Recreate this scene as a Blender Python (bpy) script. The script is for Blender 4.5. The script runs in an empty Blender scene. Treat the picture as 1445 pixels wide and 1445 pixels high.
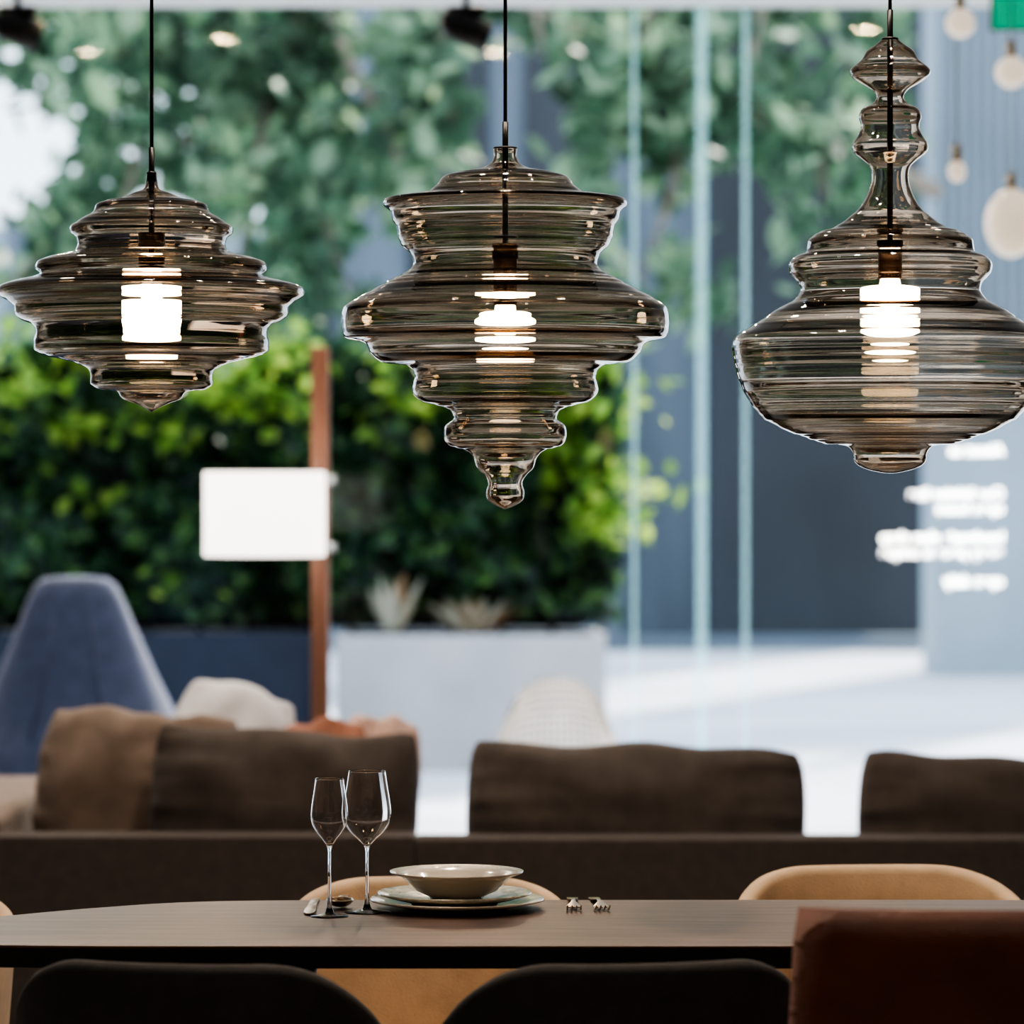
import bpy, math, random
import numpy as np
from mathutils import Vector, noise
random.seed(7); rng=np.random.default_rng(7)
F=5500.0; H=1.40; Y0=680.0
def P(px,py,d): return Vector(((px-722.5)*d/F, d, H-(py-Y0)*d/F))
scene=bpy.context.scene
col=scene.collection
# ---------------- materials ----------------
def newmat(name):
    m=bpy.data.materials.new(name); m.use_nodes=True
    nt=m.node_tree; nt.nodes.clear()
    o=nt.nodes.new('ShaderNodeOutputMaterial'); return m,nt,o
def pmat(name,c,rough=.6,var=.12,scale=8,bump=0,bscale=200,metal=0,emit=None,es=0,coat=0,sheen=0,stretch=None,c2=None,spec=.5,transl=0):
    m,nt,o=newmat(name); N=nt.nodes; L=nt.links
    b=N.new('ShaderNodeBsdfPrincipled')
    tc=N.new('ShaderNodeTexCoord'); mp=N.new('ShaderNodeMapping'); L.new(tc.outputs['Object'],mp.inputs[0])
    if stretch: mp.inputs['Scale'].default_value=stretch
    nz=N.new('ShaderNodeTexNoise'); nz.inputs['Scale'].default_value=scale; nz.inputs['Detail'].default_value=4
    L.new(mp.outputs[0],nz.inputs['Vector'])
    r=N.new('ShaderNodeValToRGB'); L.new(nz.outputs[0],r.inputs[0])
    r.color_ramp.elements[0].position=.3; r.color_ramp.elements[1].position=.7
    a=[max(0,x*(1-var)) for x in c]; d=[min(1,x*(1+var)) for x in (c2 or c)]
    r.color_ramp.elements[0].color=(*a,1); r.color_ramp.elements[1].color=(*d,1)
    L.new(r.outputs[0],b.inputs['Base Color'])
    b.inputs['Roughness'].default_value=rough; b.inputs['Metallic'].default_value=metal
    b.inputs['Specular IOR Level'].default_value=spec
    b.inputs['Coat Weight'].default_value=coat
    b.inputs['Sheen Weight'].default_value=sheen
    if emit: b.inputs['Emission Color'].default_value=(*emit,1); b.inputs['Emission Strength'].default_value=es
    if bump:
        n2=N.new('ShaderNodeTexNoise'); n2.inputs['Scale'].default_value=bscale; n2.inputs['Detail'].default_value=3
        L.new(mp.outputs[0],n2.inputs['Vector'])
        bp=N.new('ShaderNodeBump'); bp.inputs['Strength'].default_value=bump; bp.inputs['Distance'].default_value=.01
        L.new(n2.outputs[0],bp.inputs['Height']); L.new(bp.outputs[0],b.inputs['Normal'])
    if transl:
        t=N.new('ShaderNodeBsdfTranslucent'); L.new(r.outputs[0],t.inputs[0]); mx=N.new('ShaderNodeMixShader'); mx.inputs[0].default_value=transl
        L.new(b.outputs[0],mx.inputs[1]); L.new(t.outputs[0],mx.inputs[2]); L.new(mx.outputs[0],o.inputs[0])
    else: L.new(b.outputs[0],o.inputs[0])
    return m
def smokeglass(name,color,dens,rough=0.0):
    m,nt,o=newmat(name); N=nt.nodes; L=nt.links
    g=N.new('ShaderNodeBsdfPrincipled'); g.inputs['Transmission Weight'].default_value=1
    g.inputs['Base Color'].default_value=(1,1,1,1); g.inputs['Roughness'].default_value=rough; g.inputs['IOR'].default_value=1.5
    L.new(g.outputs[0],o.inputs['Surface'])
    if dens:
        v=N.new('ShaderNodeVolumeAbsorption'); v.inputs['Color'].default_value=(*color,1); v.inputs['Density'].default_value=dens
        L.new(v.outputs[0],o.inputs['Volume'])
    return m
def leafmat(name,cols,transl=.5,tv=1.6):
    m,nt,o=newmat(name); N=nt.nodes; L=nt.links
    g=N.new('ShaderNodeNewGeometry'); r=N.new('ShaderNodeValToRGB')
    els=r.color_ramp.elements
    while len(els)<len(cols): els.new(.5)
    for i,c in enumerate(cols):
        els[i].position=i/(len(cols)-1); els[i].color=(*c,1)
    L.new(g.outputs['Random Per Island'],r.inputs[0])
    b=N.new('ShaderNodeBsdfPrincipled'); b.inputs['Roughness'].default_value=.45
    t=N.new('ShaderNodeBsdfTranslucent'); mx=N.new('ShaderNodeMixShader'); mx.inputs[0].default_value=transl
    L.new(r.outputs[0],b.inputs['Base Color'])
    hs=N.new('ShaderNodeHueSaturation'); hs.inputs['Hue'].default_value=.485; hs.inputs['Value'].default_value=tv; hs.inputs['Saturation'].default_value=1.0
    L.new(r.outputs[0],hs.inputs['Color']); L.new(hs.outputs[0],t.inputs[0])
    L.new(b.outputs[0],mx.inputs[1]); L.new(t.outputs[0],mx.inputs[2]); L.new(mx.outputs[0],o.inputs[0])
    return m
def emat(name,c,s):
    m,nt,o=newmat(name); e=nt.nodes.new('ShaderNodeEmission'); e.inputs[0].default_value=(*c,1); e.inputs[1].default_value=s
    nt.links.new(e.outputs[0],o.inputs[0]); return m

# ---------------- mesh helpers ----------------
def mesh(name,v,f,mat,parent=None,smooth=True,bevel=0,loc=None):
    me=bpy.data.meshes.new(name); me.from_pydata([tuple(x) for x in v],[],[tuple(x) for x in f]); me.update()
    if smooth: me.polygons.foreach_set('use_smooth',[True]*len(me.polygons))
    ob=bpy.data.objects.new(name,me); col.objects.link(ob)
    if mat: me.materials.append(mat)
    if parent: ob.parent=parent
    if loc is not None: ob.location=loc
    if bevel:
        b=ob.modifiers.new('b','BEVEL'); b.width=bevel; b.segments=3; b.limit_method='ANGLE'
    return ob
def empty(name,loc=(0,0,0),rot=0):
    e=bpy.data.objects.new(name,None); col.objects.link(e); e.location=loc; e.rotation_euler=(0,0,rot); e.empty_display_size=.1; return e
def box(name,x0,x1,y0,y1,z0,z1,mat,parent=None,bevel=0):
    v=[(x,y,z) for x in (x0,x1) for y in (y0,y1) for z in (z0,z1)]
    f=[(0,1,3,2),(4,6,7,5),(0,4,5,1),(2,3,7,6),(0,2,6,4),(1,5,7,3)]
    return mesh(name,v,f,mat,parent,smooth=False,bevel=bevel)
def lathe(name,prof,mat,parent=None,segs=64,loc=None,closed=False,sx=1,sy=1):
    v=[];f=[];rings=[]
    for r,z in prof:
        if r<1e-6: rings.append([len(v)]); v.append((0,0,z))
        else:
            rings.append(list(range(len(v),len(v)+segs)))
            for k in range(segs):
                a=2*math.pi*k/segs; v.append((r*math.cos(a)*sx,r*math.sin(a)*sy,z))
    n=len(rings)
    for i in range(n if closed else n-1):
        A=rings[i];B=rings[(i+1)%n]
        if len(A)==1 and len(B)==1: continue
        for k in range(segs):
            k2=(k+1)%segs
            if len(A)==1: f.append((A[0],B[k2],B[k]))
            elif len(B)==1: f.append((A[k],A[k2],B[0]))
            else: f.append((A[k],A[k2],B[k2],B[k]))
    ob=mesh(name,v,f,mat,parent,loc=loc)
    import bmesh
    bm=bmesh.new(); bm.from_mesh(ob.data); bmesh.ops.recalc_face_normals(bm,faces=bm.faces); bm.to_mesh(ob.data); bm.free()
    return ob
def tube(name,pts,rad,mat,parent=None,segs=12):
    pts=[Vector([float(c) for c in p]) for p in pts]
    if not hasattr(rad,'__len__'): rad=[rad]*len(pts)
    v=[];f=[]
    for i,p in enumerate(pts):
        t=(pts[min(i+1,len(pts)-1)]-pts[max(i-1,0)]).normalized()
        u=t.cross(Vector((0,1,0))); 
        if u.length<.05: u=t.cross(Vector((1,0,0)))
        u.normalize(); w=t.cross(u)
        for k in range(segs):
            a=2*math.pi*k/segs; v.append(p+float(rad[i])*(math.cos(a)*u+math.sin(a)*w))
    for i in range(len(pts)-1):
        for k in range(segs):
            k2=(k+1)%segs; f.append((i*segs+k,i*segs+k2,(i+1)*segs+k2,(i+1)*segs+k))
    f.append(tuple(range(segs))[::-1]); f.append(tuple((len(pts)-1)*segs+k for k in range(segs)))
    return mesh(name,v,f,mat,parent)
def catmull(pts,step=1.6):
    pts=[np.array(p,float) for p in pts]
    out=[]
    for i in range(len(pts)-1):
        p1,p2=pts[i],pts[i+1]; p0=pts[i-1] if i else p1-(p2-p1); p3=pts[i+2] if i+2<len(pts) else p2+(p2-p1)
        t0=0;t1=t0+max(1e-3,np.linalg.norm(p1-p0)**.5);t2=t1+max(1e-3,np.linalg.norm(p2-p1)**.5);t3=t2+max(1e-3,np.linalg.norm(p3-p2)**.5)
        n=max(2,int(np.linalg.norm(p2-p1)/step))
        for k in range(n):
            t=t1+(t2-t1)*k/n
            A1=(t1-t)/(t1-t0)*p0+(t-t0)/(t1-t0)*p1; A2=(t2-t)/(t2-t1)*p1+(t-t1)/(t2-t1)*p2; A3=(t3-t)/(t3-t2)*p2+(t-t2)/(t3-t2)*p3
            B1=(t2-t)/(t2-t0)*A1+(t-t0)/(t2-t0)*A2; B2=(t3-t)/(t3-t1)*A2+(t-t1)/(t3-t1)*A3
            out.append((t2-t)/(t2-t1)*B1+(t-t1)/(t2-t1)*B2)
    out.append(pts[-1]); return np.array(out)

# ---------------- materials list ----------------
M_black=pmat('black_metal',(.012,.011,.011),.4,metal=.4)
M_cord=pmat('cord_fabric',(.01,.01,.01),.8)
M_socket=pmat('socket_bronze',(.03,.016,.01),.35,metal=.7)
M_smoke=smokeglass('smoked_glass',(.50,.38,.24),205)
M_clear=smokeglass('clear_glass',(1,1,1),0)
M_bulb=emat('opal_bulb_glow',(1,.76,.48),30)
M_table=pmat('table_wood',(.15,.088,.07),.42,var=.25,scale=5,stretch=(1,9,1),bump=.04,bscale=60)
M_edge=pmat('table_edge',(.02,.016,.015),.5)
M_por=pmat('cream_porcelain',(.88,.81,.70),.2,var=.02,coat=.5)
M_por2=pmat('patterned_porcelain',(.62,.66,.55),.2,var=.35,scale=60,coat=.5,c2=(.75,.66,.54))
M_red=pmat('rim_red_dots',(.45,.12,.08),.3)
M_steel=pmat('cutlery_steel',(.45,.36,.26),.22,metal=1)
M_sofa=pmat('sofa_fabric',(.085,.068,.060),.95,var=.15,scale=30,bump=.4,bscale=500,sheen=.2)
M_cush=pmat('cushion_fabric',(.105,.084,.073),.95,var=.2,scale=14,bump=.4,bscale=450,sheen=.2)
M_cushL=pmat('light_cushion_fabric',(.27,.205,.165),.95,var=.15,scale=14,bump=.3,bscale=450,sheen=.2)
M_white=pmat('white_fabric',(.94,.93,.93),.9,var=.03,transl=.3)
M_or=pmat('terracotta_fabric',(.55,.27,.19),.9,transl=.2)
M_pink=pmat('blush_fabric',(.82,.60,.52),.9,transl=.2)
M_blue=pmat('blue_wool',(.08,.11,.21),.95,var=.12,scale=20,sheen=.2,bump=.3,bscale=300)
M_tan=pmat('tan_upholstery',(.54,.39,.26),.7,var=.10,scale=20,bump=.15,bscale=300)
M_dark=pmat('charcoal_upholstery',(.035,.031,.03),.85,var=.15,scale=40,bump=.3,bscale=400,sheen=.1)
M_leather=pmat('cognac_leather',(.12,.032,.013),.5,var=.15,scale=15,bump=.15,bscale=200)
M_wood=pmat('walnut_post',(.30,.15,.10),.45,var=.2,scale=10,stretch=(4,4,.5))
M_shade=pmat('lamp_shade_linen',(.9,.87,.83),.9,var=.02,emit=(1,.92,.86),es=2.4)
M_wall=pmat('wall_paint',(.22,.21,.20),.9,var=.03)
M_ceil=pmat('ceiling_paint',(.62,.63,.64),.9,var=.02)
M_floor=pmat('floor_concrete',(.42,.42,.43),.28,var=.08,scale=2)
M_frame=pmat('window_frame_metal',(.55,.6,.62),.4,metal=.3)
m,nt,o=newmat('glass_edge'); a=nt.nodes.new('ShaderNodeBsdfTransparent'); t=nt.nodes.new('ShaderNodeBsdfTranslucent'); t.inputs[0].default_value=(.5,.75,.8,1)
a.inputs[0].default_value=(.88,.98,.99,1); mx=nt.nodes.new('ShaderNodeMixShader'); mx.inputs[0].default_value=.13
nt.links.new(a.outputs[0],mx.inputs[1]); nt.links.new(t.outputs[0],mx.inputs[2]); nt.links.new(mx.outputs[0],o.inputs[0]); M_gedge=m
M_conc=pmat('planter_concrete',(.40,.40,.42),.9,var=.1,scale=3,bump=.2,bscale=40)
M_navy=pmat('planter_navy',(.010,.016,.034),.7)
M_pave=pmat('pavement',(.56,.57,.62),.9,var=.22,scale=.7,stretch=(.4,.8,1))
M_bark=pmat('bark',(.07,.065,.06),.95,var=.3,scale=12,bump=.5,bscale=30)
M_branch=pmat('pale_bark',(.22,.18,.14),.95,var=.3,scale=12)
M_bld_d=pmat('facade_slate',(.030,.034,.041),.6,var=.45,scale=.7,stretch=(1,1,.35))
M_bld_m=pmat('facade_bluegrey',(.11,.135,.165),.6,var=.35,scale=.6,stretch=(1.5,1,.3))
M_bld_p=pmat('facade_pale',(.30,.355,.40),.7,var=.15,scale=1)
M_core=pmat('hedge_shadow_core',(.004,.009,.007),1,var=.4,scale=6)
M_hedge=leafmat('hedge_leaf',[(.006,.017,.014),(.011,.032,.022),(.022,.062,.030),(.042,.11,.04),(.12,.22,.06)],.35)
M_lime=leafmat('sunlit_leaf',[(.08,.18,.03),(.18,.31,.05),(.34,.46,.09)],.5)  # sun highlights on the hedge put into the leaf colour
M_tree=leafmat('tree_leaf',[(.03,.06,.04),(.06,.12,.07),(.12,.20,.12),(.27,.37,.24)],.45,tv=1.8)
M_agave=leafmat('dry_leaf',[(.45,.42,.36),(.35,.36,.28),(.3,.16,.08)],.2)
M_wire=pmat('white_wire',(.85,.86,.9),.4)
M_globe=pmat('frosted_globe',(.75,.70,.63),.3,emit=(1,.8,.6),es=.55)

# ---------------- room ----------------
WY=14.5; CZ=3.168
box('floor',-5,5,-3,WY,-.1,0,M_floor)
box('ceiling',-5,5,-3,WY+.02,CZ,CZ+.12,M_ceil)
box('wall_left',-5.12,-5,-3,WY,0,CZ,M_wall)
box('wall_right',5,5.12,-3,WY,0,CZ,M_wall)
box('wall_back',-5,5,-3.12,-3,0,CZ,M_wall)
m,nt,o=newmat('window_glass'); N=nt.nodes;L=nt.links
fr=N.new('ShaderNodeFresnel'); fr.inputs[0].default_value=1.28
tr=N.new('ShaderNodeBsdfTransparent'); tr.inputs[0].default_value=(.95,.985,.99,1)
gl=N.new('ShaderNodeBsdfGlossy'); gl.inputs['Roughness'].default_value=0.01
mx=N.new('ShaderNodeMixShader'); L.new(fr.outputs[0],mx.inputs[0]); L.new(tr.outputs[0],mx.inputs[1]); L.new(gl.outputs[0],mx.inputs[2]); L.new(mx.outputs[0],o.inputs[0])
M_win=m
s=WY/F
xs=[-4.99,(-260-722.5)*s,(895-722.5)*s,(990-722.5)*s,(1052-722.5)*s,3.2,4.99]
for i in range(len(xs)-1):
    w=empty('window_%d'%(i+1),(0,0,0))
    a,b=xs[i],xs[i+1]
    mesh('pane',[(a+.012,WY,0.02),(b-.012,WY,0.02),(b-.012,WY,CZ-.001),(a+.012,WY,CZ-.001)],[(0,1,2,3)],M_win,w,smooth=False)
    hw=[.01,.008,.008,.020,.010,.01,.01][i+1]
    box('glazing_joint',b-hw,b+hw,WY-.012,WY+.012,0,CZ,M_gedge,w)
    box('sill_channel',a,b,WY-.03,WY+.03,0,.03,M_frame,w)
cu=bpy.data.curves.new('window_lettering','FONT')
cu.body="About us\n\n\nOur lighting line\nopen hours\n\nhandmade glass shop\nevery piece is unique\n\nopen daily"
cu.size=.054; cu.extrude=.001; cu.offset=.0018
m,nt,o=newmat('white_vinyl'); t=nt.nodes.new('ShaderNodeBsdfTranslucent'); t.inputs[0].default_value=(1,1,1,1); e=nt.nodes.new('ShaderNodeBsdfDiffuse'); e.inputs[0].default_value=(1,1,1,1)
ad=nt.nodes.new('ShaderNodeAddShader'); nt.links.new(t.outputs[0],ad.inputs[0]); nt.links.new(e.outputs[0],ad.inputs[1]); nt.links.new(ad.outputs[0],o.inputs[0])
cu.materials.append(m)
to=bpy.data.objects.new('window_lettering',cu); col.objects.link(to)
pt=P(1416,642,WY); to.location=(pt.x,WY-.004,pt.z); to.rotation_euler=(math.pi/2,0,math.pi)

M_dl=emat('downlight_glow',(1,.74,.44),700)
def downlight(x,y,glow=M_dl):
    e=empty('ceiling_downlight',(x,y,CZ))  # fixture shared by window-side downlights and the added fill spots
    lathe('trim_ring',[(.055,0),(.075,0),(.075,-.01),(.055,-.006)],M_black,e,32,closed=True)
    lathe('lens',[(0,-.004),(.055,-.004)],glow,e,32)
for px,dd in ((125,16.0),(315,15.5),(700,16.0),(1222,15.2)): downlight((px-722.5)*dd/F,2*WY-dd)
def tracklight(px,py,d,ang):
    p=P(px,py,d); e=empty('track_spotlight',p)
    top=CZ-p.z
    box('track',-.35,.35,-.02,.02,top-.03,top,M_black,e)
    tube('stem',[(0,0,top-.03),(0,0,.05)],.012,M_black,e)
    box('adapter',-.06,.06,-.02,.02,.04,.075,M_black,e,.004)
    h=lathe('head',[(0,-.09),(.02,-.09),(.05,-.05),(.052,.07),(.045,.07),(.04,.05),(0,.045)],M_black,e,32)
    h.rotation_euler=(0,ang,0.3)
tracklight(25,42,12.5,1.9); tracklight(658,42,12.5,1.95)
p=P(1400,42,12); e=empty('exit_sign',(p.x+.15,12,p.z+.07))
box('housing',-.155,.155,-.02,.025,-.075,.085,M_black,e,.004)
box('green_face',-.15,.15,-.024,-.02,-.07,.08,pmat('exit_green',(.0,.35,.18),.4,var=.02,emit=(0,.5,.28),es=.5),e)
box('arrow',-.03,.05,-.027,-.024,-.012,.012,M_white,e)
tube('rod',[(0,0,.08),(0,0,CZ-e.location.z)],.006,M_black,e)
for px,py,r,k in ((1355,33,.043,1),(1427,102,.047,1),(1350,242,.026,1.2),(1427,315,.078,1.3)):
    p=P(px,py,11.6); e=empty('globe_pendant_light',p)
    pr=[(r*math.sin(t),r*k*math.cos(t)) for t in np.linspace(0,math.pi,24)]; pr[0]=(0,r*k);pr[-1]=(0,-r*k)
    lathe('globe',pr,M_globe,e,32)
    lathe('cap',[(0,r*k+.05),(.014,r*k+.05),(.017,r*k-.004),(0,r*k-.004)],M_steel,e,20)
    tube('cord',[(0,0,r*k+.045),(0,0,CZ-p.z)],.003,M_frame,e)

# ---------------- pendants ----------------
def pendant(name,cx,prof,d,tube_top,sock,bulb,rip):
    s=d/F
    base=P(cx,0,d); root=empty(name,(base.x,d,0))
    pts=catmull([(r,y) for y,r in prof],1.5)
    pts[1:-1]=(pts[:-2]+2*pts[1:-1]+pts[2:])/4
    seg=np.r_[0,np.cumsum(np.linalg.norm(np.diff(pts,axis=0),axis=1))]
    tan=np.gradient(pts,axis=0); tan/=np.linalg.norm(tan,axis=1)[:,None]+1e-9
    nrm=np.stack([tan[:,1],-tan[:,0]],1)
    fade=np.clip(pts[:,0]/50,0,1)*np.clip((seg[-1]-seg)/25,0,1)*np.clip((pts[:,0]-30)/40,.15,1)
    yb=(bulb[0]+bulb[1])/2
    near=1-.6*np.exp(-((pts[:,1]-yb)/55.0)**2)
    ph=rip
    mod=.5+.5*np.sin(seg*2*math.pi/83+ph*2)
    rp=(.34*np.sin(seg*2*math.pi/12.3+ph+1.2*np.sin(seg/31))*mod*near+.30*np.sin(seg*2*math.pi/23.7+2*ph)*near)*fade
    outer=pts+nrm*rp[:,None]
    sm=pts.copy()
    for j in range(3): sm[2:-2]=(sm[:-4]+sm[1:-3]+sm[2:-2]+sm[3:-1]+sm[4:])/5
    th=4.0+(1.1*np.sin(seg*2*math.pi/57+ph)+.4*np.sin(seg*2*math.pi/29+ph*3)*near)*fade
    inner=sm-nrm*th[:,None]
    inner[:,0]=np.maximum(inner[:,0],.0)
    outer[:,0]=np.maximum(outer[:,0],.0)
    inner=inner[:-3]
    iz=inner[-1].copy(); 
    Z=lambda y:H-(y-Y0)*s
    pr=[(r*s,Z(y)) for r,y in outer[:-1]]+[(0,Z(pts[-1][1]))]+[(0,Z(iz[1]))]+[(max(r,.3)*s,Z(y)) for r,y in inner[:-1][::-1]]
    lathe('glass_shade',pr,M_smoke,root,160,closed=True)
    top=prof[0][0]
    tube('cord',[(0,0,Z(tube_top)),(0,0,CZ)],2.6*s,M_cord,root)
    lathe('canopy',[(0,CZ),(.05,CZ),(.05,CZ-.025),(.01,CZ-.03),(0,CZ-.03)],M_black,root,32)
    tube('stem',[(0,0,Z(tube_top)),(0,0,Z(top-3)),(0,0,Z(sock[0]))],4.2*s,M_black,root,16)
    cr=prof[0][1]
    lathe('collar',[(0,Z(top-4)),(6*s,Z(top-4)),(cr*s,Z(top-2)),(cr*s,Z(top-.2)),(0,Z(top-.2))],M_black,root,24)
    lathe('socket',[(0,Z(sock[0])),(16*s,Z(sock[0])),(19*s,Z(sock[0]+3)),(19*s,Z(sock[0]+24)),(17*s,Z(sock[0]+26)),(17*s,Z(sock[1]-3)),(14*s,Z(sock[1])),(0,Z(sock[1]))],M_socket,root,32)
    y0,y1,hw=bulb; 
    bp=[(0,Z(y0)),(13*s,Z(y0)),(15*s,Z(y0+8))]
    for t in np.linspace(0,math.pi/2,10): bp.append(((15+(hw-15)*math.sin(t))*s,Z(y0+14+22*(1-math.cos(t)))))
    for t in np.linspace(0,math.pi/2,12): bp.append((hw*math.cos(t)**.8*s if t<1.57 else 0,Z(y1-34+34*math.sin(t))))
    bp[-1]=(0,Z(y1))
    lathe('opal_bulb',bp,M_bulb,root,48)
D=5.8
pendant('ribbed_glass_pendant_lamp',214,[(246,7),(256,8),(266,11),(272,26),(279,42),(285,70),(290,79),(297,80),(304,90),(313,104),(320,114),(328,114),(336,106),(346,104),(354,108),(362,138),(370,160),(380,163),(387,157),(392,168),(401,205),(408,216),(416,215),(424,203),(432,194),(444,192),(452,182),(458,168),(468,163),(484,166),(496,163),(502,148),(510,115),(519,92),(528,86),(542,86),(549,74),(553,48),(562,42),(570,22),(578,6),(582,0)],D,208,(328,388),(389,492,42),.3)
pendant('tiered_glass_pendant_lamp',713,[(210,17),(219,16),(230,20),(237,34),(242,60),(250,88),(262,98),(272,112),(277,140),(282,170),(290,172),(298,163),(310,160),(322,153),(334,152),(346,146),(358,134),(372,130),(381,136),(393,158),(408,186),(422,212),(434,228),(446,231),(464,231),(476,226),(484,198),(498,190),(510,176),(517,136),(528,128),(545,131),(556,130),(567,116),(573,92),(580,76),(590,73),(600,84),(614,87),(628,80),(635,56),(645,45),(660,40),(670,30),(682,24),(694,27),(705,25),(714,12),(719,0)],D,172,(340,415),(416,500,43),1.1)
pendant('spired_glass_pendant_lamp',1256,[(56,12),(64,22),(72,33),(84,40),(94,52),(101,57),(108,54),(118,40),(128,24),(137,19),(147,26),(154,40),(165,44),(178,41),(190,45),(203,53),(214,52),(226,38),(236,28),(252,26),(272,31),(292,42),(308,60),(320,78),(330,105),(340,116),(350,118),(356,120),(363,136),(373,143),(386,141),(398,130),(410,127),(422,135),(436,160),(450,180),(464,202),(476,219),(490,223),(508,220),(528,216),(546,209),(562,201),(580,188),(592,176),(600,160),(607,148),(616,122),(626,92),(630,60),(640,52),(652,50),(661,36),(667,12),(668,0)],D,14,(325,385),(386,490,42),2.0)

# ---------------- table ----------------
TZ=.75
ctrl=[(-.25,5.459),(-.62,5.462),(-.84,5.50),(-.93,5.60),(-.90,5.71),(-.766,5.832),(-.64,5.945),(-.486,6.035),(-.25,6.06),(.2,6.062),(.8,6.06),(1.3,6.02),(1.55,5.90),(1.6,5.75),(1.52,5.58),(1.3,5.48),(.8,5.46),(.2,5.459)]
n=len(ctrl); out=[]
for i in range(n):
    p0,p1,p2,p3=[np.array(ctrl[(i+j)%n]) for j in (-1,0,1,2)]
    for k in range(6):
        t=k/6; out.append(.5*((2*p1)+(-p0+p2)*t+(2*p0-5*p1+4*p2-p3)*t*t+(-p0+3*p1-3*p2+p3)*t**3))
tb=empty('dining_table')
def slab(name,z0,z1,inset,mat,bev):
    c=np.array(out).mean(0); v=[];nn=len(out)
    q=[c+(o-c)*(1-inset) for o in out]
    for z in (z0,z1): v+=[(a[0],a[1],z) for a in q]
    f=[tuple(range(nn))[::-1],tuple(range(nn,2*nn))]+[(i,(i+1)%nn,nn+(i+1)%nn,nn+i) for i in range(nn)]
    return mesh(name,v,f,mat,tb,smooth=False,bevel=bev)
slab('top',TZ-.004,TZ,0,M_table,.001); slab('edge_band',TZ-.032,TZ-.0041,.001,M_edge,.002)
for x in (-.35,1.0):
    lathe('pedestal',[(0,.0),(.24,0),(.25,.012),(.22,.025),(.05,.05),(.045,.6),(.07,TZ-.033),(0,TZ-.033)],M_black,tb,48,loc=(x,5.76,0))

pp=(P(646,1278,5.99)); 
e=empty('dinner_plate',(pp.x,5.935,TZ))
def platepr(r,h,f,t=.004):
    o=[(0,.002),(f,.002),(f,0),(f+.004,0),(f+.006,.003),(r*.72,h*.45),(r,h)]
    i=[(r-.001,h+t*.8),(r*.72,h*.45+t),(f,t+.003),(0,t+.003)]
    return [(a,b) for a,b in o+i]
lathe('plate',platepr(.133,.014,.07),M_por,e,96)
e2=empty('salad_plate',(pp.x-.004,5.935,TZ+.0072)); lathe('plate',platepr(.118,.016,.062),M_por2,e2,96)
e3=empty('soup_bowl',(pp.x-.001,5.935,TZ+.0145))
lathe('bowl',[(0,.003),(.034,.003),(.036,0),(.04,0),(.042,.005),(.062,.014),(.078,.030),(.085,.0355),(.101,.041),(.102,.0435),(.085,.0390),(.075,.034),(.06,.018),(.04,.009),(0,.008)],M_por,e3,96)
v=[];f=[]
for k in range(60):
    a=2*math.pi*k/60; c=Vector((.092*math.cos(a),.092*math.sin(a),.0416)); b0=len(v)
    for j in range(6):
        b=j*math.pi/3; v.append(c+Vector((.0016*math.cos(b),.0016*math.sin(b),0)))
    v.append(c+Vector((0,0,.0008)))
    for j in range(6): f.append((b0+j,b0+(j+1)%6,b0+6))
mesh('rim_dots',v,f,M_red,e3)

def wine(name,px,d,hpx,bowl,foot,stemtop):
    s=d/F; x=(px-722.5)*s; e=empty(name,(x,d,TZ))
    b=catmull([(r,z) for z,r in bowl],1.5)
    t=1.0
    tan=np.gradient(b,axis=0); tan/=np.linalg.norm(tan,axis=1)[:,None]+1e-9
    nr=np.stack([-tan[:,1],tan[:,0]],1)
    inn=b-nr*t; 
    k=int(len(b)*.93)
    pr=[(0,0.0)]+[(foot*s,0.0),(foot*s,.0012),(foot*.6*s,.0024),(7*s,.0048),(3.4*s,.014),(2.7*s,.03),(2.5*s,stemtop*.6*s)]
    pr+=[(max(r,2.5)*s,z*s) for r,z in b[::-1]]
    pr+=[(max(r,.5)*s,z*s) for r,z in inn[:k]]+[(0,inn[k][1]*s-.0002)]
    lathe('glass',pr,M_clear,e,64)
wine('wine_glass',465,5.83,196,[(195,20),(180,22),(160,25),(142,26.5),(130,25),(118,18),(108,10),(100,5),(92,2.6)],27,92)
wine('wine_glass',518,5.885,201,[(200,26),(180,29),(155,33),(138,34.5),(125,32),(112,23),(102,12),(94,5),(86,2.6)],32,86)

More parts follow.
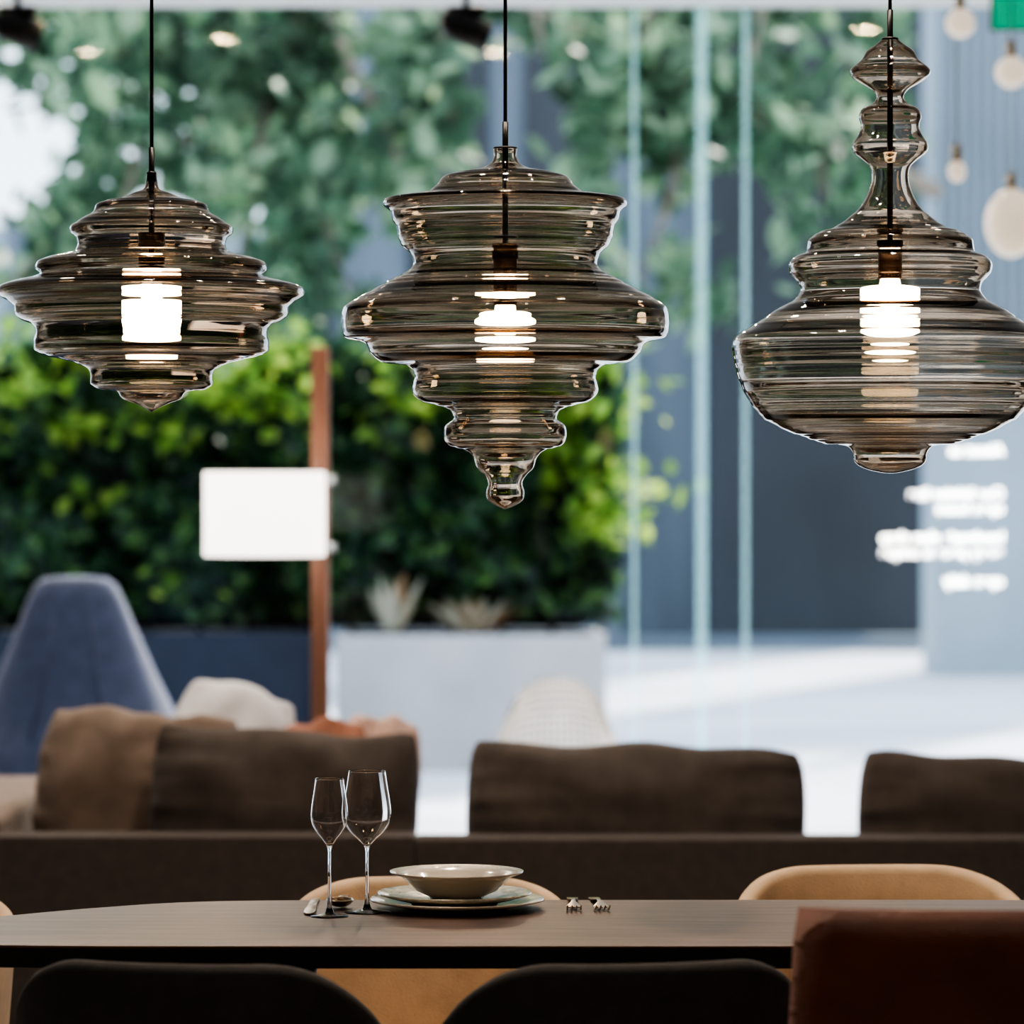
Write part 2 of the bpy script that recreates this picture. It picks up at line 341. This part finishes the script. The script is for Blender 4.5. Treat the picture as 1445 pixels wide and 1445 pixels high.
def cutlery(name,x,y,kind,rot=0):
    e=empty(name,(x,y,TZ+.0015),rot)
    def strip(nm,secs):
        v=[];f=[]
        for (yy,w,z) in secs:
            v+=[(-w,yy,z),(w,yy,z),(w,yy,z+.002),(-w,yy,z+.002)]
        for i in range(len(secs)-1):
            for k in range(4): f.append((4*i+k,4*i+(k+1)%4,4*i+4+(k+1)%4,4*i+4+k))
        f+= [(0,3,2,1),tuple(4*(len(secs)-1)+k for k in range(4))]
        return mesh(nm,v,f,M_steel,e,bevel=.0005)
    if kind=='fork':
        strip('handle',[(.1,.009,0),(.06,.007,.002),(0,.003,.009),(-.03,.004,.007),(-.045,.011,.003),(-.055,.012,.002)])
        for k in range(4):
            a=strip('tine_%d'%(k+1),[(-.05,.0016,.002),(-.075,.0014,.001),(-.1,.0009,.009)]); a.location.x=-.0102+k*.0068
    elif kind=='knife':
        strip('handle',[(.1,.007,0),(.05,.006,.001),(0,.006,.001)]); strip('blade',[(0,.006,.001),(-.05,.009,.0),(-.09,.008,0),(-.11,.002,0)])
    else:
        strip('handle',[(.1,.008,0),(.05,.006,.003),(0,.003,.010),(-.03,.004,.008)])
        pr=[(.021*math.sin(t),-.012*math.cos(t)+.0125) for t in np.linspace(0,math.pi/2,8)]; pr[0]=(0,.0005)
        q=lathe('bowl',pr+[(.020,.0125)]+[(.019*math.sin(t),-.010*math.cos(t)+.0125) for t in np.linspace(math.pi/2,0.01,8)],M_steel,e,32,sy=1.5); q.location.y=-.055
s6=5.9/F
cutlery('fork',(810-722.5)*s6,5.97,'fork'); cutlery('fork',(846-722.5)*s6,5.97,'fork',.05)
cutlery('table_knife',(438-722.5)*s6,5.95,'knife'); cutlery('soup_spoon',(478-722.5)*s6,6.0,'spoon')

# ---------------- shell chairs ----------------
def shell_chair(x,y,rot,mat,top=.786,R=.245,drop=.2,amax=112,a0=38,seam=False,legm=M_black,pw=.82):
    e=empty('dining_chair',(x,y,0),rot)
    sz=.43; A=56; v=[];f=[]; th=.032
    for i in range(A+1):
        a=math.radians(-amax+2*amax*i/A); q=abs(math.degrees(a))
        t=max(0,min(1,(q-a0)/(amax-a0))); t=t*t*(1.6-.6*t)
        zt=top-drop*t; zb=sz-.03
        sec=[]
        for k in range(9): sec.append((0,zb+(zt-.016-zb)*k/8))
        for k in range(1,6):
            b=math.pi*k/6; sec.append((-th/2+th/2*math.cos(b),zt-.016+.016*math.sin(b)))
        for k in range(9): sec.append((-th,zt-.016-(zt-.016-zb)*k/8))
        for o_,z in sec:
            fl=1+.10*(z-sz)/.3
            rx=(R*fl/1.1)+o_; ry=(R*.92*fl/1.1)+o_
            ca,sa=math.cos(a),math.sin(a)
            v.append((rx*math.copysign(abs(sa)**pw,sa),-ry*math.copysign(abs(ca)**pw,ca),z))
    m=len(sec)
    for i in range(A):
        for k in range(m-1): f.append((i*m+k,i*m+k+1,(i+1)*m+k+1,(i+1)*m+k))
        f.append((i*m+m-1,i*m,(i+1)*m,(i+1)*m+m-1))
    f.append(tuple(range(m))[::-1]); f.append(tuple(A*m+k for k in range(m)))
    mesh('back_shell',v,f,mat,e)
    if seam:
        tube('back_seam',[(0,-R*.92*.98+th-.001,sz+.03),(0,-R*.92+th-.006,top-.02)],.0025,M_socket,e,6)
    r=R-.045
    lathe('seat',[(0,sz-.05),(r*.9,sz-.05),(r,sz-.03),(r,sz),(r*.95,sz+.02),(r*.7,sz+.03),(0,sz+.032)],mat,e,48)
    for sx,sy in ((1,1),(1,-1),(-1,1),(-1,-1)):
        tube('leg_%d'%((sx+1)+(sy+3)//2),[(sx*.13,sy*.12,sz-.045),(sx*.20,sy*.19,0)],[.016,.009],legm,e)
    return e
shell_chair((300-722.5)*5.1/F,5.22,-.2,M_dark,top=.784,R=.272,drop=.26,a0=24,pw=.88)
shell_chair((860-722.5)*5.1/F,5.22,.2,M_dark,top=.784,R=.268,drop=.26,a0=24,pw=.88)
shell_chair((608-722.5)*6.45/F,6.29,math.pi,M_tan,top=.742,R=.252,drop=.12,a0=22,seam=True,legm=M_wood)
shell_chair((1245-722.5)*6.5/F,6.33,math.pi+.1,M_tan,top=.757,R=.258,drop=.13,a0=22,seam=True,legm=M_wood)
shell_chair((-172-722.5)*6.45/F,6.29,math.pi-.1,M_tan,top=.715,R=.248,drop=.10,seam=True,legm=M_wood)

e=empty('leather_dining_chair',(.605,4.62,0),-.05)
v=[];f=[];W=.27
secs=[]
for iz in range(13):
    t=iz/12; z=.40+t*.50
    row=[]
    hw=W*(1.10-.10*t) if iz<12 else W*.985
    for side in (0,1):
        for k in range(13):
            u=-1+2*k/12
            if side: u=-u
            yy=-.03*(1-u*u)+(-.05*t)
            thk=.018*(1-abs(u)**8)**.5 if abs(u)<1 else 0
            if iz==12: thk*=.4
            row.append((hw*u,yy+(thk if side else -thk),z))
    secs.append(row)
v=[p for r in secs for p in r]; m=26
for i in range(12):
    for k in range(m): f.append((i*m+k,i*m+(k+1)%m,(i+1)*m+(k+1)%m,(i+1)*m+k))
f.append(tuple(12*m+k for k in range(m))); f.append(tuple(range(m))[::-1])
mesh('back_panel',v,f,M_leather,e)
box('seat',-.25,.25,0.0,.44,.41,.47,M_leather,e,.02)
for sx in (-1,1):
    for yy in (.03,.41): tube('leg',[(sx*.23,yy,.42),(sx*.235,yy,0)],[.016,.012],M_black,e)

# ---------------- sofa ----------------
SY=9.2; ss=SY/F
sf=empty('sectional_sofa')
xl=(20-722.5)*ss; xr=3.2; seamx=(585-722.5)*ss
zt=H-(1184-Y0)*ss
box('back_left',xl-.35,seamx-.001,SY,SY+.14,.10,zt+.006,M_sofa,sf,.008)
box('back_right',seamx+.001,xr,SY,SY+.14,.10,zt,M_sofa,sf,.008)
box('chaise_arm',xl-.35,xl-.05,SY+.14,SY+1.35,.10,zt+.05,M_cushL,sf,.03)
box('seat_base',xl-.05,xr,SY+.14,SY+.95,.10,.26,M_sofa,sf,.02)
box('chaise_base',xl-.05,seamx,SY+.95,SY+1.35,.10,.26,M_sofa,sf,.02)
for i,(a,b) in enumerate(((xl-.04,seamx-.01),(seamx+.01,.83),(.85,2.0),(2.02,3.18))):
    box('seat_cushion_%d'%(i+1),a,b,SY+.15,SY+.98 if i else SY+1.36,.262,.40,M_sofa,sf,.04)
for x in (xl-.2,seamx,1.2,3.0):
    for y in (SY+.07,SY+.85): tube('foot',[(x,y,.11),(x,y,0)],.02,M_black,sf)
def pillow(name,x,y,z,w,h,t,mat,rz=0,rx=0,ry=0,seed=0,rnd=.12):
    n=36; v=[];f=[]; idx={}
    for side in (1,-1):
        for i in range(n+1):
            for j in range(n+1):
                u=-1+2*i/n; w_=-1+2*j/n
                edge=i in(0,n) or j in(0,n)
                if edge and side==-1: idx[(side,i,j)]=idx[(1,i,j)]; continue
                px=w/2*u*math.sqrt(1-rnd*w_*w_)*(1-.03*(1-w_*w_)); pz=h/2*w_*math.sqrt(1-rnd*u*u)
                pz-=.016*h/.4*(1-u*u)*(1 if w_>0 else 0)*w_
                cr=(abs(u)**6*abs(w_)**6); px*=1-.035*cr; pz*=1-.05*cr
                th=t/2*((1-abs(u)**3.0)*(1-abs(w_)**2.6))**.5*(1.12-.25*w_)
                nn=noise.noise(Vector((u*1.6+seed,w_*1.4,side*3)))*.028
                # creases radiating from the ends
                rr=noise.noise(Vector((seed*3.1+side,w_*4.5,math.copysign(1,u))))
                nn+=.014*rr*abs(u)**2.2
                py=side*(th+ (nn if not edge else 0)*min(1,th/.03))
                pz+=.024*noise.noise(Vector((u*1.9+seed*1.7,1,w_)))*(1 if w_>0 else 0)
                idx[(side,i,j)]=len(v); v.append((px,-py,pz))
    for side in (1,-1):
        for i in range(n):
            for j in range(n):
                q=[idx[(side,i,j)],idx[(side,i+1,j)],idx[(side,i+1,j+1)],idx[(side,i,j+1)]]
                f.append(q if side==1 else q[::-1])
    ob=mesh(name,v,f,mat,None,loc=(x,y,z)); ob.rotation_euler=(rx,ry,rz)
    ob.modifiers.new('s','SUBSURF').levels=1
    return ob
def pil(name,pl,pr_,ptop,d,bot,t,mat,rz=0,ry=0,rx=-.12,seed=0,rnd=.12):
    s=d/F; x=((pl+pr_)/2-722.5)*s; w=(pr_-pl)*s; z1=H-(ptop-Y0)*s
    return pillow(name,x,d,(z1+bot)/2,w,z1-bot,t,mat,rz,rx,ry,seed,rnd)
pil('sofa_cushion',203,600,1020,9.49,.41,.18,M_cush,0,.05,seed=1)
pil('sofa_cushion',646,1149,1042,9.49,.41,.18,M_cush,0,.028,seed=2)
pil('sofa_cushion',1198,1690,1060,9.49,.41,.18,M_cush,0,.025,seed=3)
pil('throw_pillow',42,262,986,9.76,.41,.2,M_cushL,-.35,.06,seed=4,rnd=.25)
pil('throw_pillow',215,345,998,9.98,.41,.13,M_cushL,.1,0,seed=9,rnd=.25)
pil('white_throw_pillow',222,410,948,10.24,.41,.16,M_white,.1,.28,seed=5,rnd=.35)
pil('terracotta_throw_pillow',388,530,1004,9.93,.41,.13,M_or,-.1,-.08,seed=6,rnd=.3)
pil('blush_throw_pillow',470,596,1000,10.16,.41,.13,M_pink,.2,.12,seed=7,rnd=.3)

# ---------------- floor lamp ----------------
d=11.5; s=d/F
x=(452-722.5)*s; e=empty('floor_lamp',(x,d,0))
zt_=H-(490-Y0)*s
box('wood_post',-.026,.026,-.03,.03,.02,zt_,M_wood,e,.006)
lathe('base',[(0,0),(.17,0),(.17,.015),(.16,.022),(0,.024)],M_black,e,48)
shx=(378-452)*s*11.3/11.5; r=.175; zc=H-(725-Y0)*11.3/F; hh=.122
lathe('drum_shade',[(r-.003,-hh),(r,-hh),(r+.001,-hh+.004),(r+.001,hh-.004),(r,hh),(r-.003,hh),(r-.004,0)],M_shade,e,64,loc=(shx,-.2,zc),closed=True)
lathe('diffuser',[(0,-hh+.01),(r-.004,-hh+.01)],M_shade,e,48,loc=(shx,-.2,zc)); lathe('diffuser_top',[(0,hh-.01),(r-.004,hh-.01)],M_shade,e,48,loc=(shx,-.2,zc))
for dz in (-.1,.1):
    tube('arm',[(0.02,-.045,zc+dz),(-.02,-.10,zc+dz)],.008,M_frame,e)
    lathe('knob',[(0,-.014),(.014,-.014),(.014,.014),(0,.014)],M_frame,e,16,loc=(.034,-.035,zc+dz))

# ---------------- blue wing chair ----------------
d=12.4; s=d/F
e=empty('wingback_lounge_chair',((112-722.5)*s,d,0),.0)
v=[];f=[];nseg=48
rows=[(.34,.40,.34,0),(.42,.42,.36,0),(.52,.40,.33,.0),(.60,.345,.28,-.01),(.68,.30,.22,-.03),(.80,.245,.17,-.06),(.92,.195,.13,-.08),(1.02,.155,.10,-.10),(1.075,.13,.08,-.105),(1.098,.10,.055,-.105),(1.104,.04,.02,-.105)]
for z,a,b,oy in rows:
    for k in range(nseg):
        t=2*math.pi*k/nseg; c,s_=math.cos(t),math.sin(t); p=.75
        v.append((a*math.copysign(abs(c)**p,c),oy+b*math.copysign(abs(s_)**p,s_),z))
for i in range(len(rows)-1):
    for k in range(nseg):
        k2=(k+1)%nseg; f.append((i*nseg+k,i*nseg+k2,(i+1)*nseg+k2,(i+1)*nseg+k))
f.append(tuple(range(nseg))[::-1]); f.append(tuple((len(rows)-1)*nseg+k for k in range(nseg)))
mesh('wing_back',v,f,M_blue,e)
box('seat',-.38,.38,-.1,.55,.26,.43,M_blue,e,.06)
for sx in (-1,1):
    box('arm',sx*.40-.06,sx*.40+.06,-.15,.5,.2,.60,M_blue,e,.05)
    tube('piping',[(sx*.05,-.183-.0,1.06),(sx*.08,-.235,.8),(sx*.12,-.30,.6)],.004,M_blue,e,8)
for sx in(-1,1):
    for yy in(-.15,.45): tube('leg',[(sx*.28,yy,.3),(sx*.32,yy,0)],[.02,.012],M_wood,e)
o2=empty('pouf',((-5-722.5)*11.9/F,11.55,0)); lathe('pouf_body',[(0,0),(.27,0),(.31,.05),(.32,.25),(.30,.40),(.25,.45),(0,.47)],M_blue,o2,48)
lathe('pouf_seam',[(.317,.2),(.322,.2),(.322,.21),(.317,.21)],M_navy,o2,48,closed=True)

# ---------------- wire chair ----------------
d=13.6; s=d/F
e=empty('wire_lounge_chair',((787-722.5)*s,d,0),math.pi)
v=[];f=[];NU,NV=18,22
for j in range(NV+1):
    t=j/NV
    for i in range(NU+1):
        u=-1+2*i/NU
        if t<.45:
            q=t/.45; y=.25-.42*q; z=.42-.05*q
            w=.20+.03*q
            z+=.05*u*u
        else:
            q=(t-.45)/.55; y=-.17-.12*q; z=.37+.335*q-.09*abs(u)**3*q*1.2
            w=(.225-.065*q**2)
            y+=.10*u*u*(1-.3*q)
        v.append((w*u,y,z))
for j in range(NV):
    for i in range(NU):
        a=j*(NU+1)+i; f.append((a,a+1,a+NU+2,a+NU+1))
o_=mesh('wire_shell',v,f,M_wire,e); wf=o_.modifiers.new('w','WIREFRAME'); wf.thickness=.014; wf.use_replace=True
for sx in (-1,1):
    tube('leg_frame',[(sx*.16,.18,.40),(sx*.2,.22,.01),(sx*.2,-.24,.01),(sx*.16,-.14,.37)],.007,M_wire,e)
tube('cross_bar',[(-.16,.0,.38),(.16,.0,.38)],.007,M_wire,e)

# ---------------- exterior ----------------
box('pavement_ground',-30,30,WY+.02,70,-.12,-.002,M_pave)
s19=19/F
pl=empty('concrete_planter')
x0=(475-722.5)*s19;x1=(855-722.5)*s19;zt2=H-(895-Y0)*s19
def planter(root,x0,x1,y0,y1,zt,mat):
    box('side_front',x0,x1,y0,y0+.06,0,zt,mat,root,.006); box('side_back',x0,x1,y1-.06,y1,0,zt,mat,root,.006)
    box('side_left',x0,x0+.06,y0+.06,y1-.06,0,zt,mat,root); box('side_right',x1-.06,x1,y0+.06,y1-.06,0,zt,mat,root)
    box('soil',x0+.06,x1-.06,y0+.06,y1-.06,0,zt-.015,M_bark,root)
planter(pl,x0,x1,18.9,19.7,zt2,M_conc)
pn=empty('navy_planter'); planter(pn,-3.6,(440-722.5)*s19,19.0,19.8,zt2+.01,M_navy)
def leaves(name,C,S,mat,parent,up=.5,droop=0):
    n=len(C)
    nrm=rng.normal(size=(n,3)); nrm[:,1]-=.9; nrm[:,2]+=up; nrm/=np.linalg.norm(nrm,axis=1)[:,None]
    d_=rng.normal(size=(n,3)); d_[:,2]-=droop; d_-=nrm*(d_*nrm).sum(1)[:,None]; d_/=np.linalg.norm(d_,axis=1)[:,None]
    w_=np.cross(nrm,d_)
    L_=S[:,None]*.5; W=L_*rng.uniform(.38,.6,(n,1))
    v=np.stack([C-d_*L_,C-d_*L_*.4+w_*W*.9,C+d_*L_*.25+w_*W,C+d_*L_,C+d_*L_*.25-w_*W,C-d_*L_*.4-w_*W*.9],1).reshape(-1,3)
    me=bpy.data.meshes.new(name); me.vertices.add(6*n); me.vertices.foreach_set('co',v.ravel())
    me.loops.add(6*n); me.loops.foreach_set('vertex_index',np.arange(6*n)); me.polygons.add(n)
    me.polygons.foreach_set('loop_start',np.arange(n)*6); me.polygons.foreach_set('loop_total',np.full(n,6)); me.update(calc_edges=True); me.validate()
    me.materials.append(mat); ob=bpy.data.objects.new(name,me); col.objects.link(ob); ob.parent=parent; return ob
hd=empty('hedge')
n=13000
X=rng.uniform(-3.5,.52,n); Zt=2.0+np.array([.2*noise.noise(Vector((x*1.6,3,0)))+.12*noise.noise(Vector((x*5,1,0))) for x in X])
T=rng.uniform(0,1,n)**.9; Zz=.73+(Zt-.73)*T
Yf=np.array([19.2+.34*noise.noise(Vector((x*2.2,z*2.4,5)))+.2*noise.noise(Vector((x*6,z*6,2))) for x,z in zip(X,Zz)])
Yy=Yf+rng.exponential(.07,n)
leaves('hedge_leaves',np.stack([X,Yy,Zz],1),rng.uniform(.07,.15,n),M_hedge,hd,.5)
C=[];S=[]
for k in range(80):
    x=rng.uniform(-3.4,.55); z=2.04+.16*noise.noise(Vector((x*1.6,3,0)))-abs(rng.normal())*.14
    if rng.random()<.14: z=rng.uniform(.9,1.9)
    if rng.random()<.22: x=rng.uniform(.2,.62); z=rng.uniform(1.1,2.05)
    m_=rng.integers(6,24)
    C.append(np.array([x,19.12+.3*noise.noise(Vector((x*2.2,z*2.4,5))),z])+rng.normal(size=(m_,3))*[.09,.05,.07]); S.append(rng.uniform(.07,.13,m_))
leaves('sunlit_leaves',np.concatenate(C),np.concatenate(S),M_lime,hd,.7)  # lime clumps painted as sunlit hedge tops and edges
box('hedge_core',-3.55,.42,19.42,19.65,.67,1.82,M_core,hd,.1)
for k in range(16):
    x=-3.3+k*.25; tube('stem',[(x,19.35,.65),(x+random.uniform(-.1,.1),19.4,1.2),(x+random.uniform(-.2,.2),19.42,1.8)],[.02,.015,.006],M_bark,hd,8)
for (cx,w,hgt,nm,cnt) in ((555,.10,.30,'agave',26),(670,.16,.18,'dry_shrub',60)):
    r_=empty(nm,((cx-722.5)*s19,19.0,zt2-.014))
    v=[];f=[]
    for k in range(cnt):
        a=random.uniform(-1.4,1.4); ln=hgt*random.uniform(.6,1.1); tip=Vector((math.sin(a)*w*1.8*random.random(),random.uniform(-.08,.02),ln))
        b0=len(v); sd=Vector((.022 if nm=='agave' else .012,0,0))
        v+=[Vector((0,0,0))-sd,Vector((0,0,0))+sd,tip*.5+sd*1.3+Vector((0,-.02,0)),tip,tip*.5-sd*1.3+Vector((0,-.02,0))]; f.append((b0,b0+1,b0+2,b0+3,b0+4))
    mesh('blades',v,f,M_agave,r_,smooth=False)
def tree(x,y,trunk_r,branches,nm='street_tree',lean=0):
    e=empty(nm)
    tube('trunk',[(x,y,0),(x+lean*.3,y,1.5),(x+lean,y,3.2),(x+lean*1.4,y,5.2),(x+lean*1.6,y,7.2)],[trunk_r*1.2,trunk_r,trunk_r*.9,trunk_r*.75,trunk_r*.5],M_bark,e,16)
    C=[];S=[]
    for bi,(pts,cnt,spread,size) in enumerate(branches):
        cr=catmull(pts,.1)
        m_=len(cr); tube('branch_%d'%(bi+1),cr,list(np.linspace(.06,.014,m_)),M_branch,e,8)
        for c in range(max(3,cnt//45)):
            q=cr[rng.integers(int(m_*.15),m_)]; cc=q+rng.normal(size=3)*np.array([spread,spread*.8,spread*.7]); cc[2]-=spread*.3
            k=26; pp_=cc+rng.normal(size=(k,3))*np.array([.12,.14,.18])
            C.append(pp_); S.append(rng.uniform(size*.9,size*1.7,k))
    leaves('foliage',np.concatenate(C),np.concatenate(S),M_tree,e,.4,droop=1.2)
def W(px,py,d): return tuple(P(px,py,d))
tree((395-722.5)*26/F,26,.13,[
 ([W(400,-150,26),W(300,-60,25),W(180,60,24),W(60,180,23.5)],1000,.30,.18),
 ([W(400,-150,26),W(250,0,25),W(200,200,24),W(160,330,23.5)],900,.30,.18),
 ([W(420,-100,26),W(480,60,25),W(560,220,24),W(590,330,24)],700,.24,.18),
 ([W(420,0,26),W(380,150,25),W(350,300,24),W(330,420,24)],700,.28,.18),
 ([W(400,-200,26),W(100,-100,24),W(-100,100,23),W(-120,300,23)],800,.32,.18),
 ([W(380,100,26),W(200,250,25),W(60,360,24),W(-20,430,24)],500,.24,.17),
 ([W(400,100,26),W(450,250,25),W(480,380,24),W(520,450,24)],450,.28,.17),
])
tree((1480-722.5)*27/F+1.2,27,.16,[
 ([W(1320,270,26),W(1150,180,25),W(960,95,24),W(720,0,23)],650,.15,.17),
 ([W(1200,-200,26),W(1000,-80,25),W(900,60,24),W(860,200,24)],700,.24,.18),
 ([W(1200,-200,26),W(1100,-50,25),W(1060,120,24),W(1090,230,24)],650,.22,.18),
 ([W(1000,-200,26),W(800,-100,25),W(760,40,24),W(800,130,24)],450,.22,.18),
 ([W(1300,-100,26),W(1200,100,25),W(1160,250,24),W(1180,330,24)],400,.18,.17),
 ([W(900,-200,26),W(680,-60,25),W(620,60,24),W(640,170,24)],450,.22,.18),
 ([W(900,-60,26),W(930,120,25),W(950,260,24),W(900,400,24)],350,.16,.17),
])
bd=empty('office_building')
def fx(px,d=34): return (px-722.5)*d/F
box('mid_block',fx(372),fx(880),34,36,0,9,M_bld_m,bd)
for a,b in ((385,470),(575,690),(740,860)): box('dark_bay',fx(a),fx(b),33.95,33.999,1.2,9,M_bld_d,bd)
box('bluegrey_block',fx(880),fx(1002),34.3,36,0,9,M_bld_m,bd)
box('dark_entrance',fx(1002),fx(1322),34.1,36,0,9,M_bld_d,bd)
bp_=empty('pale_building')
box('pale_block',-14,fx(362)-.02,38,40,0,3.9,M_bld_p,bp_)
for k in range(8): box('pale_fin_%d'%k,-13+k*1.35,-12.9+k*1.35,37.8,37.99,0,3.9,M_bld_m,bp_)
bc=empty('clad_column')
xa,xb=fx(1322,28),fx(1322,28)+2.2
box('column_body',xa,xb,28,29,0,7,M_bld_p,bc)
for k in range(26): box('clad_batten',xa+.02+k*.085,xa+.045+k*.085,27.96,27.999,2.2,7,M_bld_m,bc)
box('curb_strip',-20,20,32.2,32.5,0,.12,M_bld_m)

# ---------------- lights ----------------
w=bpy.data.worlds.new('sky'); scene.world=w; w.use_nodes=True; nt=w.node_tree; nt.nodes.clear()
o=nt.nodes.new('ShaderNodeOutputWorld'); b=nt.nodes.new('ShaderNodeBackground'); b.inputs[0].default_value=(.76,.87,1,1); b.inputs[1].default_value=2.6; nt.links.new(b.outputs[0],o.inputs[0])
def light(name,typ,loc,rot,e,c,**k):
    l=bpy.data.lights.new(name,typ); l.energy=e; l.color=c
    for a,v_ in k.items(): setattr(l,a,v_)
    ob=bpy.data.objects.new(name,l); col.objects.link(ob); ob.location=loc; ob.rotation_euler=rot; return ob
sun=light('sun','SUN',(0,30,20),(0,0,0),7,(1,.93,.8),angle=.03)
sun.rotation_euler=Vector((-.35,-.8,-.72)).to_track_quat('-Z','Y').to_euler()
M_fill_dl=emat('fill_fixture_glow',(1,.8,.58),6)  # lens glow for the added fill fixtures
for (x,y,en) in ((-.55,5.75,85),(.0,5.75,85),(.6,5.75,85),(-1.2,7.9,62),(0,7.9,62),(1.2,7.9,62),(-.6,3.2,40),(.7,3.2,40),(-1.0,10.1,70),(-.35,10.9,60),(-1.5,11.4,40)):  # fill lights added to brighten table, chairs, sofa and pillows
    light('added_fill_spot','SPOT',(x,y,CZ-.03),(0,0,0),en,(1,.84,.68),spot_size=2.2,spot_blend=.8,shadow_soft_size=.05)
    downlight(x,y,M_fill_dl)  # fixture modelled to go with each added fill spot

cd=bpy.data.cameras.new('camera'); cam=bpy.data.objects.new('camera',cd); col.objects.link(cam)
cam.location=(0,0,H); cam.rotation_euler=(math.pi/2,0,0)
cd.sensor_width=36; cd.lens=F/1445*36; cd.shift_y=-(722.5-Y0)/1445
cd.dof.use_dof=True; cd.dof.focus_distance=5.83; cd.dof.aperture_fstop=4.1
cd.clip_end=200
scene.camera=cam
try:
    scene.view_settings.view_transform='AgX'; scene.view_settings.look='AgX - High Contrast'; scene.view_settings.exposure=0.1
except Exception as ex: print(ex)
